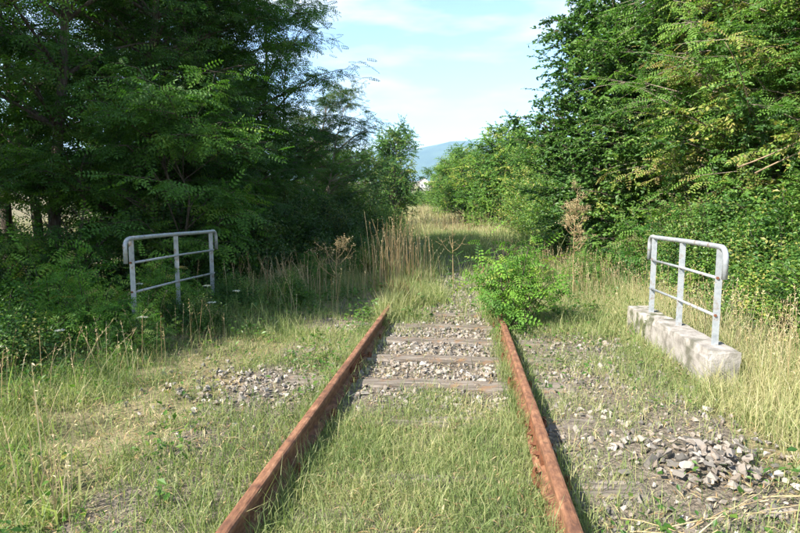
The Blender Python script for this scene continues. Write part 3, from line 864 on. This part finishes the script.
# ------------------------------------------------------------------ grass and weeds
def blades(x, y, L, W, lean, rnd, curl=.6, rg=rng, z=None):
    n = len(x)
    z = gz(x, y) - .01 if z is None else z
    a = rg.uniform(0, 2 * math.pi, n)
    l1 = np.abs(rg.normal(0, 1, n)) * lean; l2 = np.clip(l1 + np.abs(rg.normal(0, 1, n)) * curl, 0, 2.4)
    dx, dy = np.cos(a), np.sin(a)
    b = rg.uniform(0, 2 * math.pi, n); wx, wy = np.cos(b) * W * .5, np.sin(b) * W * .5
    B = np.stack([x, y, z], 1)
    Md = B + np.stack([dx * np.sin(l1), dy * np.sin(l1), np.cos(l1)], 1) * (L * .55)[:, None]
    T = Md + np.stack([dx * np.sin(l2), dy * np.sin(l2), np.cos(l2)], 1) * (L * .5)[:, None]
    wv = np.stack([wx, wy, wx * 0], 1)
    V = np.stack([B - wv, B + wv, Md - wv * .8, Md + wv * .8, T], 1).reshape(-1, 3)
    k = np.arange(n)[:, None] * 5
    return V, k + np.array([[0, 1, 3, 2]]), k + np.array([[2, 3, 4]]), np.repeat(np.clip(rnd, 0, 1), 5)

def sample(n, x0, x1, y0, y1, dens, rg=rng):
    x, y = rg.uniform(x0, x1, n), rg.uniform(y0, y1, n)
    k = rg.uniform(0, 1, n) < dens(x, y)
    k &= ~(near_rail(x) & (y < 16) & (np.abs(np.abs(x) - .755) < .045))
    return x[k], y[k]

bag = Bag()
# bright lawn between the rails, close to the viewer
x, y = sample(74000, -.72, .72, 1.9, 4.7, lambda x, y: (1 - sstep(3.7, 4.8, y + 1.1 * (noise(x, y, .45, 71) - .5))) * (.5 + .5 * sstep(.30, .48, fbm(x, y, .5, 72))))
n = len(x)
bag.add(*blades(x, y, rng.gamma(4, .019, n) + .025, rng.uniform(.0025, .0055, n), .85, .21 + .52 * fbm(x, y, .45, 73) + rng.normal(0, .16, n), 1.5))
# between and on the sleepers, thin
x, y = sample(9000, -.72, .72, 4.3, 8.0, lambda x, y: .05 + .9 * sstep(6.5, 7.6, y) * (x < -.15) + .06 * sstep(6.5, 7.6, y) + .2 * (np.abs(x) > .55))
n = len(x)
bag.add(*blades(x, y, rng.gamma(5, .020, n) + .03, rng.uniform(.003, .006, n), .5, .35 + rng.normal(0, .2, n), .9))
# along both sides of the rails
for xr in (-.755, .755):
    for s in (-1, 1):
        n = 5200
        y = rng.uniform(2, 9, n); x = xr + s * (.055 + np.abs(rng.normal(0, .05, n)))
        k = noise(x * 0 + s, y, .35, 80) > (.35 if y.mean() else 0); k &= rng.uniform(0, 1, n) < np.where((s > 0) & (xr < 0), .10 + .45 * (y < 3.6), np.where((s > 0), .45, .75))
        x, y = x[k], y[k]; n = len(x)
        bag.add(*blades(x, y, rng.gamma(5, .024, n) + .03, rng.uniform(.003, .006, n), .45, .22 + .2 * noise(x, y, .4, 81) + rng.normal(0, .15, n), .9))
# left bank
def dl(x, y):
    patch = np.exp(-(((x + 1.45) / .62) ** 2 + ((y - 4.55) / .62) ** 2) * 1.1)
    return np.clip(1.0 - 1.25 * patch, .04, 1) * (.18 + .82 * sstep(.34, .52, fbm(x, y, .7, 90)))
x, y = sample(88000, -5.0, -.82, 1.9, 6.6, dl)
n = len(x)
dry = fbm(x, y, .9, 91)
bag.add(*blades(x, y, rng.gamma(5, .022, n) + .03 + .05 * (x < -2.6), rng.uniform(.003, .006, n), .85, .0 + .62 * dry + .12 * sstep(4.6, 5.6, y) + rng.normal(0, .17, n), 1.3))
# right shoulder: sparse
x, y = sample(44000, .82, 2.45, 1.9, 9, lambda x, y: np.clip((.22 + .78 * sstep(.40, .56, fbm(x, y, .6, 95))) * (1 - np.exp(-(((x - 1.62) / .4) ** 2 + ((y - 3.35) / .4) ** 2)) * .95) , 0, 1) * (.5 + .5 * sstep(1.0, 1.8, x)))
n = len(x)
bag.add(*blades(x, y, rng.gamma(5, .018, n) + .03, rng.uniform(.003, .006, n), .6, .18 + .55 * fbm(x, y, .7, 96) + rng.normal(0, .16, n), .9))
# right verge: high yellow grass
x, y = sample(52000, 2.2, 5.2, 2.6, 9.5, lambda x, y: ((x > 2.62) | (y < 4.85) | (y > 7.4)) * (.35 + .65 * sstep(.3, .5, fbm(x, y, .8, 98))))
n = len(x)
bag.add(*blades(x, y, rng.gamma(5, .048, n) * (.7 + .5 * sstep(2.4, 3.2, x)) + .05, rng.uniform(.003, .007, n), .40, .48 + .42 * fbm(x, y, .7, 99) + rng.normal(0, .15, n), .75))
# middle distance
def dm(x, y):
    tr = 1 - .90 * (x > -.30 + .6 * (noise(x * 0, y, .9, 151) - .5) + .3 * (noise(x, y, .22, 152) - .5)) * (x < .72) * (y < 13)
    return tr * (.30 + .7 * sstep(.35, .55, fbm(x, y, 1.1, 101)))
x, y = sample(72000, -4.6, 4.2, 6.4, 14, dm)
k = ~((x > 2.3) & (x < 2.7) & (y < 7.5)); x, y = x[k], y[k]
n = len(x)
ln_ = rng.gamma(4, .033, n) * (.45 + .9 * sstep(.9, 2.2, np.abs(x + .1))) + .04
bag.add(*blades(x, y, ln_, rng.uniform(.004, .009, n), .45, .04 + .66 * fbm(x, y, 1.2, 102) + rng.normal(0, .15, n), .8))
# the grown-over stretch of track
x, y = sample(26000, -.95, .95, 7.3, 11.5, lambda x, y: sstep(7.2, 8.2, y + .8 * (noise(x, y, .5, 131) - .5)) * (1 - .93 * ((x > -.30 + .6 * (noise(x * 0, y, .9, 151) - .5) + .3 * (noise(x, y, .22, 152) - .5)) & (x < .72))))
n = len(x)
bag.add(*blades(x, y, rng.gamma(5, .035, n) + .08, rng.uniform(.004, .009, n), .4, .25 + .4 * fbm(x, y, .6, 132) + rng.normal(0, .15, n), .8))
x, y = sample(16000, -1.1, 1.1, 11, 30, lambda x, y: 1 - .85 * ((x > -.30 + .6 * (noise(x * 0, y, .9, 151) - .5) + .3 * (noise(x, y, .22, 152) - .5)) & (x < .7) & (y < 18)))
n = len(x)
bag.add(*blades(x, y, rng.gamma(5, .05, n) + .12, rng.uniform(.008, .014, n), .4, .2 + .4 * fbm(x, y, .6, 133) + rng.normal(0, .12, n), .8))
n = 5200
x = np.where(rng.uniform(0, 1, n) < .5, -.755, .755) + rng.normal(0, .07, n); y = rng.uniform(7.45, 11.5, n)
bag.add(*blades(x, y, rng.gamma(6, .035, n) + .12, rng.uniform(.004, .008, n), .35, .3 + .4 * fbm(x, y, .6, 134) + rng.normal(0, .15, n), .9))
n = 1300
x = np.where(rng.uniform(0, 1, n) < .65, -.755, .755) + rng.normal(0, .06, n); y = rng.uniform(6.9, 7.9, n)
bag.add(*blades(x, y, rng.gamma(6, .026, n) + .08, rng.uniform(.004, .007, n), .45, .3 + .4 * fbm(x, y, .6, 135) + rng.normal(0, .15, n), 1.0))
# far: blade colour darkened for the tree shade, paler for the sun beyond
x, y = sample(36000, -6, 6, 14, 45, lambda x, y: np.full_like(x, .9) * (.4 + .6 * fbm(x, y, 2.5, 104)))
n = len(x)
bag.add(*blades(x, y, rng.gamma(4, .09, n) * (.5 + .6 * sstep(.8, 2, np.abs(x))) + .08, rng.uniform(.009, .02, n), .4, .0 + .5 * fbm(x, y, 3, 105) + .45 * sstep(25, 34, y) + rng.normal(0, .13, n), .7))
x, y = sample(15000, -14, 8, 45, 130, lambda x, y: np.full_like(x, .95))
n = len(x)
bag.add(*blades(x, y, rng.gamma(5, .11, n) + .15, rng.uniform(.03, .07, n), .4, .52 + .4 * fbm(x, y, 5, 106) + rng.normal(0, .1, n), .6))
# field seen below the left trees
x, y = sample(9000, -60, -8, 6, 60, lambda x, y: np.full_like(x, .95))
n = len(x)
bag.add(*blades(x, y, rng.gamma(5, .06, n) + .1, rng.uniform(.02, .05, n), .4, .5 + .5 * fbm(x, y, 5, 107) + rng.normal(0, .1, n), .6))
gr = put('grass', bag.mesh('grass'), M['grass'])
tag(gr, 'short green and straw coloured grass over the railway bed', 'grass', kind='stuff')

# dry litter: short bits of straw lying on gravel and sleepers
lb = Bag()
x, y = sample(26000, -4.2, 2.4, 2.2, 9.5, lambda x, y: .25 + .75 * sstep(.40, .6, fbm(x, y, .5, 141)))
n = len(x)
P = np.stack([x, y, gz(x, y) + rng.uniform(.03, .06, n)], 1)
V, F, r = scatter(KITEN_V * [1, .35, 1], KITEN_F, P, ortho(rng.normal(0, 1, (n, 3)) * [1, 1, .18]), rng.uniform(.02, .09, n), rng.uniform(0, .9, n))
lb.add(V, F, None, r)
lt = put('dry_litter', lb.mesh('dry_litter'), M['straw'])
tag(lt, 'bits of dry straw strewn over gravel and sleepers', 'litter', kind='stuff')

# small broad-leaved weeds among the grass
x1, y1 = sample(26000, -5.0, -.85, 2.0, 8.5, lambda x, y: sstep(.48, .62, fbm(x, y, .55, 111)) * dl(x, y))
x2, y2 = sample(12000, .85, 4.6, 2.0, 10, lambda x, y: sstep(.52, .64, fbm(x, y, .6, 112)) * (.4 + .6 * (x > 2.7)))
x3, y3 = sample(16000, -4, 3, 7.5, 14, lambda x, y: sstep(.45, .6, fbm(x, y, .9, 113)) * (1 - .9 * ((x > -.30 + .6 * (noise(x * 0, y, .9, 151) - .5) + .3 * (noise(x, y, .22, 152) - .5)) & (x < .72))))
x, y = np.concatenate([x1, x2, x3]), np.concatenate([y1, y2, y3])
n = len(x)
hgt = rng.gamma(3, .03, n) + .01
P = np.stack([x, y, gz(x, y) + hgt], 1)
d = rng.normal(0, 1, (n, 3)) * [1, 1, .4]
V, F, r = scatter(KITE_V, KITE_F, P, ortho(d, np.array([0, 0, 1.0]) + rng.normal(0, .4, (n, 3))), np.minimum(rng.gamma(3, .011, n) + .012, .065) * (1 + .4 * (y > 7)), np.clip(.55 + rng.normal(0, .2, n), 0, 1))
wd = put('weeds', mk_mesh('weeds', V, F, None, r), M['broad'], color=(1.5, 1.5, 1.0))
tag(wd, 'small broad-leaved weeds scattered through the grass', 'weeds', kind='stuff')

# tall seeding grass, uncountable: right verge, left bank, middle distance
bag = Bag()
def stalks(bag, x, y, h, lean, rnd, head=True, rg=rng, w=.0022):
    n = len(x); z = gz(x, y) - .02
    a = rg.uniform(0, 2 * math.pi, n); l = np.abs(rg.normal(0, lean, n))
    dr = np.stack([np.cos(a), np.sin(a)], 1)
    ts = np.array([0, .4, .75, 1.0])
    C = np.zeros((n, 4, 3))
    C[:, :, 0] = x[:, None] + dr[:, :1] * (l * h)[:, None] * ts[None] ** 2
    C[:, :, 1] = y[:, None] + dr[:, 1:] * (l * h)[:, None] * ts[None] ** 2
    C[:, :, 2] = z[:, None] + h[:, None] * ts[None] * np.cos(l * .8)[:, None]
    rad = (w if np.ndim(w) == 0 else np.asarray(w)[:, None, None, None]) * np.array([1, .9, .7, .4])[None, :, None, None]
    ang = np.arange(3) * 2.0944
    ring = np.stack([np.cos(ang), np.sin(ang), 0 * ang], 1)[None, None]
    V = (C[:, :, None, :] + rad * ring).reshape(-1, 3)
    i = (np.arange(n) * 12)[:, None, None] + (np.arange(3) * 3)[None, :, None]; j = np.arange(3)[None, None]; k = (j + 1) % 3
    Q = np.stack([i + j, i + k, i + k + 3, i + j + 3], 3).reshape(-1, 4)
    bag.add(V, Q, None, np.repeat(np.clip(rnd, 0, 1), 12))
    if head:
        m = 9
        t = rg.uniform(.72, 1.02, (n, m))
        base = C[:, 2][:, None] + (C[:, 3] - C[:, 2])[:, None] * ((t - .75) / .25)[:, :, None]
        d = (C[:, 3] - C[:, 2])[:, None] * 2.2 / h[:, None, None] + rg.normal(0, .35, (n, m, 3))
        P = base.reshape(-1, 3); d = d.reshape(-1, 3)
        V, F, r = scatter(KITEN_V, KITEN_F, P, ortho(d, rg.normal(0, 1, (n * m, 3))), np.repeat(.018 + .012 * h, m) * rg.uniform(.6, 1.2, n * m), np.clip(np.repeat(rnd, m) + .1, 0, 1))
        bag.add(V, F, None, r)
x, y = sample(900, 2.75, 5.0, 2.8, 9.5, lambda x, y: .3 + .7 * fbm(x, y, .8, 120)); n = len(x)
stalks(bag, x, y, rng.uniform(.35, .85, n), .28, rng.uniform(.45, 1, n))
x, y = sample(200, -3.6, -1.3, 7.2, 11.5, lambda x, y: .2 + .8 * sstep(.45, .6, fbm(x, y, .9, 121))); n = len(x)
stalks(bag, x, y, rng.uniform(.3, .85, n), .2, rng.uniform(.2, .9, n), w=.0025)
x, y = sample(260, -4.6, -2.4, 3.4, 6.4, lambda x, y: .3 + .7 * fbm(x, y, .8, 122)); n = len(x)
stalks(bag, x, y, rng.uniform(.25, .6, n), .35, rng.uniform(.3, .9, n))
x, y = sample(700, 1.2, 3.6, 8.5, 15, lambda x, y: .3 + .7 * fbm(x, y, .8, 123)); n = len(x)
stalks(bag, x, y, rng.uniform(.3, .75, n), .2, rng.uniform(.4, .95, n), w=.003)
x, y = sample(1600, -6, 4, 30, 90, lambda x, y: np.full_like(x, .9)); n = len(x)
stalks(bag, x, y, rng.uniform(.6, 1.3, n), .2, rng.uniform(.45, .9, n), w=.010)
tg = put('dry_grass', bag.mesh('dry_grass'), M['straw'])
tag(tg, 'tall straw coloured seeding grass along both verges', 'grass', kind='stuff')

# ------------------------------------------------------------------ single plants one can point at
def stalk_clump(label, x, y, n, h, spread, lean, rnd, seed, leaves=60, w=.005, cat='dry plant', name='dry_stalk_clump', head=True, lc=(1, 1, 1)):
    rg = np.random.default_rng(seed)
    t = thing(name, label, cat, (0, 0, 0))
    b = Bag()
    xx, yy = x + rg.normal(0, spread, n), y + rg.normal(0, spread * .6, n)
    stalks(b, xx, yy, rg.uniform(h * .55, h, n), lean, rg.uniform(*rnd, n), head, rg, w)
    put('stems', b.mesh('stems'), M['straw'], t)['kind'] = 'stuff'
    if leaves:
        b = Bag()
        xx, yy = x + rg.normal(0, spread, leaves), y + rg.normal(0, spread * .6, leaves)
        b.add(*blades(xx, yy, rg.uniform(.25, .55, leaves) * h, rg.uniform(.008, .016, leaves), .4, rg.uniform(.1, .7, leaves), .8, rg))
        put('leaves', b.mesh('leaves'), M['grass'], t, color=lc)['kind'] = 'stuff'
    return t
stalk_clump('clump of tall brown dry stalks in shade beside the left rail line', -.95, 10.4, 95, 1.5, .26, .11, (.3, .85), 201, 160, .0065)
stalk_clump('small reddish brown dry tuft at foot of the tall stalks', -.75, 8.7, 60, .50, .14, .25, (.0, .35), 202, 50)
stalk_clump('dry beige grass tuft left of the dead branching plant', -2.55, 9.0, 55, .80, .22, .18, (.35, .8), 203, 90)
stalk_clump('reddish dock stems against the dark shrubs on left', -3.35, 9.0, 9, .95, .18, .12, (.0, .3), 204, 14, .006)
stalk_clump('yellow grass stalks at the bottom left corner', -2.05, 2.62, 8, .80, .10, .18, (.55, 1), 205, 40, .003)
stalk_clump('yellow seeding grass tuft at the bottom left', -1.72, 2.42, 9, .48, .06, .22, (.55, 1), 206, 30, .003)
stalk_clump('straw coloured bent grass at the left edge above the corner', -3.15, 3.6, 8, .85, .14, .35, (.4, .9), 207, 30, .003)
stalk_clump('thin pale stems before the dark track gap', -.25, 10.4, 7, 1.15, .16, .22, (.7, 1), 208, 0, .006)
stalk_clump('tall yellow grass stalks right of the concrete block', 3.35, 5.0, 22, .95, .22, .3, (.6, 1), 209, 60, .003)

def branching_weed(label, x, y, h, seed, mat, nb=9, head=.03, spread=.38, cat='dead plant', name='dead_weed', leafy=0, dense=14):
    rg = np.random.default_rng(seed)
    t = thing(name, label, cat, (x, y, gz(x, y)))
    b, hd, lf = Bag(), Bag(), Bag()
    tp = np.array([rg.normal(0, .04), rg.normal(0, .04), h])
    P = bezier(np.array([0, 0, -.05]), np.array([rg.normal(0, .03), 0, h * .5]), tp, 7)
    tube(b, P, np.linspace(.010, .003, 7), 5, .5)
    ends = [tp]
    for k in range(nb):
        f = rg.uniform(.42, .97); p0 = np.array([np.interp(f, np.linspace(0, 1, 7), P[:, j]) for j in range(3)])
        a = k * 2.4 + rg.normal(0, .3); L_ = (1.1 - f) * spread * 2 + .08
        p2 = p0 + np.array([math.cos(a) * L_ * .75, math.sin(a) * L_ * .75, L_ * .85])
        p2[2] = min(p2[2], h * 1.02)
        Bz = bezier(p0, p0 + np.array([math.cos(a) * L_ * .5, math.sin(a) * L_ * .5, L_ * .2]), p2, 5)
        tube(b, Bz, np.linspace(.005, .002, 5), 4, .5)
        ends.append(p2)
        for q in range(4):
            g = rg.uniform(.4, 1); s0 = np.array([np.interp(g, np.linspace(0, 1, 5), Bz[:, j]) for j in range(3)])
            e = s0 + rg.normal(0, 1, 3) * [.07, .07, .03] + [0, 0, .08]
            tube(b, [s0, (s0 + e) / 2 + [0, 0, -.01], e], [.003, .002, .0015], 3, .5)
            ends.append(e)
    for e in ends:
        m = dense
        pos = e + rg.normal(0, head, (m, 3)) * [1, 1, .7]
        V, F, r = scatter(KITE_V, KITE_F, pos, ortho(rg.normal(0, 1, (m, 3)), rg.normal(0, 1, (m, 3))), head * .8 * rg.uniform(.5, 1.2, m), rg.uniform(.3, 1, m))
        hd.add(V, F, None, r)
    put('stem', b.mesh('stem', True), M['straw'], t)
    put('seed_heads', hd.mesh('seed_heads'), M[mat], t)['kind'] = 'stuff'
    if leafy:
        f = rg.uniform(.05, .6, leafy); pos = np.stack([np.interp(f, np.linspace(0, 1, 7), P[:, j]) for j in range(3)], 1)
        V, F, r = scatter(KITEN_V, KITEN_F, pos, ortho(rg.normal(0, 1, (leafy, 3)) * [1, 1, .35]), rg.uniform(.10, .24, leafy) * (1.1 - f), rg.uniform(.3, .8, leafy))
        lf.add(V, F, None, r)
        put('leaves', lf.mesh('leaves'), M['broad'], t, color=(1.6, 1.6, 1.5))
    return t
branching_weed('dead pale branching umbel plant left of the track', -1.75, 8.9, .95, 301, 'straw', 10, .022, .34)
branching_weed('tall brown seeding weed at foot of the ivy-clad tree', 2.15, 9.6, 1.85, 302, 'straw', 24, .024, .13, leafy=26, dense=22)
branching_weed('thin pale upright weed between stalk clump and sapling', .12, 10.2, 1.35, 303, 'straw', 5, .012, .18, leafy=18, dense=5)

# green locust sapling growing over the right rail
rgs = np.random.default_rng(77)
SAP = shrub_proto('sapling', 34, 1.28, .66, 40, 17, 'pin', leaf=.20, brown=.04, dome=.62, loose=.11)
spawn(SAP, 'locust_sapling', 'bright green bushy locust sapling growing over the right rail', 'sapling', .90, 7.15, 40, 1.02, color=(2.8, 2.5, 1.5), z=.02)

# wild carrots by the left railing
cb = Bag(); tube(cb, [(0, 0, -.05), (.01, .0, .3), (.015, .01, .6)], [.004, .003, .002], 4, .3)
CST = cb.mesh('stem')
pb_ = Bag()
rr_ = np.sqrt(rgs.uniform(0, 1, 70)) * .042; aa_ = rgs.uniform(0, 6.283, 70)
pos = np.stack([.015 + rr_ * np.cos(aa_), .01 + rr_ * np.sin(aa_), .6 + .008 - rr_ * .35], 1)
V, F, r = scatter(KITE_V, KITE_F, pos, ortho(rgs.normal(0, 1, (70, 3)) * [1, 1, .2]), np.full(70, .017), rgs.uniform(0, 1, 70))
pb_.add(V, F, None, r)
CFL = pb_.mesh('flower_head')
for (x, y, s, lab) in [(-3.05, 5.45, .62, 'white flower head at the foot of the near left railing post'),
                       (-3.02, 6.9, .80, 'white flower head right of the middle left railing post'),
                       (-2.72, 6.35, .66, 'white flower head in front of the left railing'),
                       (-2.62, 6.9, .70, 'white flower head right of the left railing in the grass'),
                       (-3.75, 5.1, .55, 'white flower head left of and below the left railing'),
                       (-3.9, 4.55, .55, 'small pale flower head low at the left under brambles'),
                       (-3.45, 6.0, 1.0, 'white flower head behind the near left railing post')]:
    t = thing('wild_carrot', lab, 'flower', (x, y, gz(x, y)), rgs.uniform(0, 6), 'white flowers near the left railing', (1.2, 1.2, s * 1.1))
    put('stem', CST, M['grass'], t); put('flower_head', CFL, M['petal'], t)

# dry fallen stems at the bottom right
for k, (x, y, L_, a, lab) in enumerate([(1.15, 2.50, 1.3, 22, 'long fallen straw stem at the bottom right'), (1.35, 2.46, 1.2, 30, 'fallen straw stem crossing the stones at bottom right'),
                                   (1.0, 2.62, .55, -12, 'short fallen straw stem by right rail at bottom'), (1.75, 2.85, .9, 8, 'fallen straw stem reaching the right edge of photo')]):
    b = Bag()
    for q in range(2):
        aa = R(a + rgs.normal(0, 6)); o = rgs.normal(0, .03, 2); cv = rgs.normal(0, .10)
        s = np.linspace(0, 1, 7)
        px = x + o[0] + math.cos(aa) * L_ * s - cv * math.sin(aa) * s * s; py = y + o[1] + math.sin(aa) * L_ * s + cv * s * s + .02 * np.sin(s * 7 + q)
        tube(b, np.stack([px, py, gz(px, py) + .05 + .03 * np.sin(s * 3 + q)], 1), np.linspace(.0035, .0015, 7), 4, rgs.uniform(.6, 1))
    o = put('fallen_stem', b.mesh('fallen_stem', True), M['straw']); tag(o, lab, 'straw', 'fallen straw at the bottom right')

# bare dead branches belong to the tall locust on the right
host = [o for o in COL.objects if o.get('label', '').startswith('tall locust tree with bare dead')][0]
hm = host.matrix_basis.inverted()
for pts in ([(4.9, 9.9, 3.05), (4.6, 9.5, 3.6), (4.15, 9.2, 4.0)],
            [(4.5, 9.3, 2.15), (5.0, 8.7, 2.4), (5.6, 8.6, 2.85)], [(4.7, 9.2, 2.05), (5.1, 8.8, 2.35), (5.5, 8.7, 2.5)]):
    b = Bag()
    w = [hm @ Vector(p) for p in pts]
    tube(b, bezier(*[np.array(p) for p in w], 8), np.linspace(.015, .004, 8), 5)
    put('dead_branch', b.mesh('dead_branch', True), M['deadwood'], host)

# ------------------------------------------------------------------ far white house
M['white_wall'] = noise_mat('white_render', [(.3, (.70, .68, .64)), (.7, (.80, .78, .74))], scale=.8, bump=.1)
M['roof'] = noise_mat('clay_roof', [(.3, (.22, .10, .06)), (.7, (.34, .17, .10))], scale=1.5, bump=.3)
M['pane'] = noise_mat('dark_pane', [(.3, (.03, .035, .04)), (.7, (.05, .055, .06))], scale=1, rough=.1, bump=0, spec=.5)
hx0, hy0 = -21.5, 330.0
hz0 = float(gz(hx0, hy0)) + 1.0
ho = thing('house', 'small white house far off below the blue hill', 'house', (hx0, hy0, hz0))
b = Bag(); box(b, -2.6, 2.6, 0, 8, -4, 4.2)
b.add([(-2.6, 0, 4.2), (2.6, 0, 4.2), (0, 0, 6.2), (-2.6, 8, 4.2), (2.6, 8, 4.2), (0, 8, 6.2)], None, [(0, 1, 2), (4, 3, 5)])
put('wall', b.mesh('wall'), M['white_wall'], ho)
b = Bag()
for s in (-1, 1):
    b.add([(0, -.4, 6.45), (s * 3.1, -.4, 4.05), (s * 3.1, 8.4, 4.05), (0, 8.4, 6.45), (0, -.4, 6.25), (s * 3.1, -.4, 3.85), (s * 3.1, 8.4, 3.85), (0, 8.4, 6.25)],
          [(0, 1, 2, 3), (4, 7, 6, 5), (0, 4, 5, 1), (1, 5, 6, 2), (2, 6, 7, 3)])
put('roof', b.mesh('roof'), M['roof'], ho)
for wx_ in (-1.2, 1.2):
    b = Bag(); box(b, wx_ - .45, wx_ + .45, -.06, .02, 1.2, 2.6)
    put('window', b.mesh('window'), M['pane'], ho)

# ------------------------------------------------------------------ air
hz = Bag(); box(hz, -5600, 5600, -500, 6700, -6, 580)
m, n_, l_, out_ = new_mat('haze_air')
pv = n_.new('ShaderNodeVolumePrincipled')
pv.inputs['Color'].default_value = (.42, .68, 1.0, 1)
pv.inputs['Density'].default_value = .00014
l_.new(pv.outputs[0], out_.inputs['Volume'])
h = put('haze', hz.mesh('haze'), m)
tag(h, 'pale blue summer haze in the air', 'haze', kind='stuff')
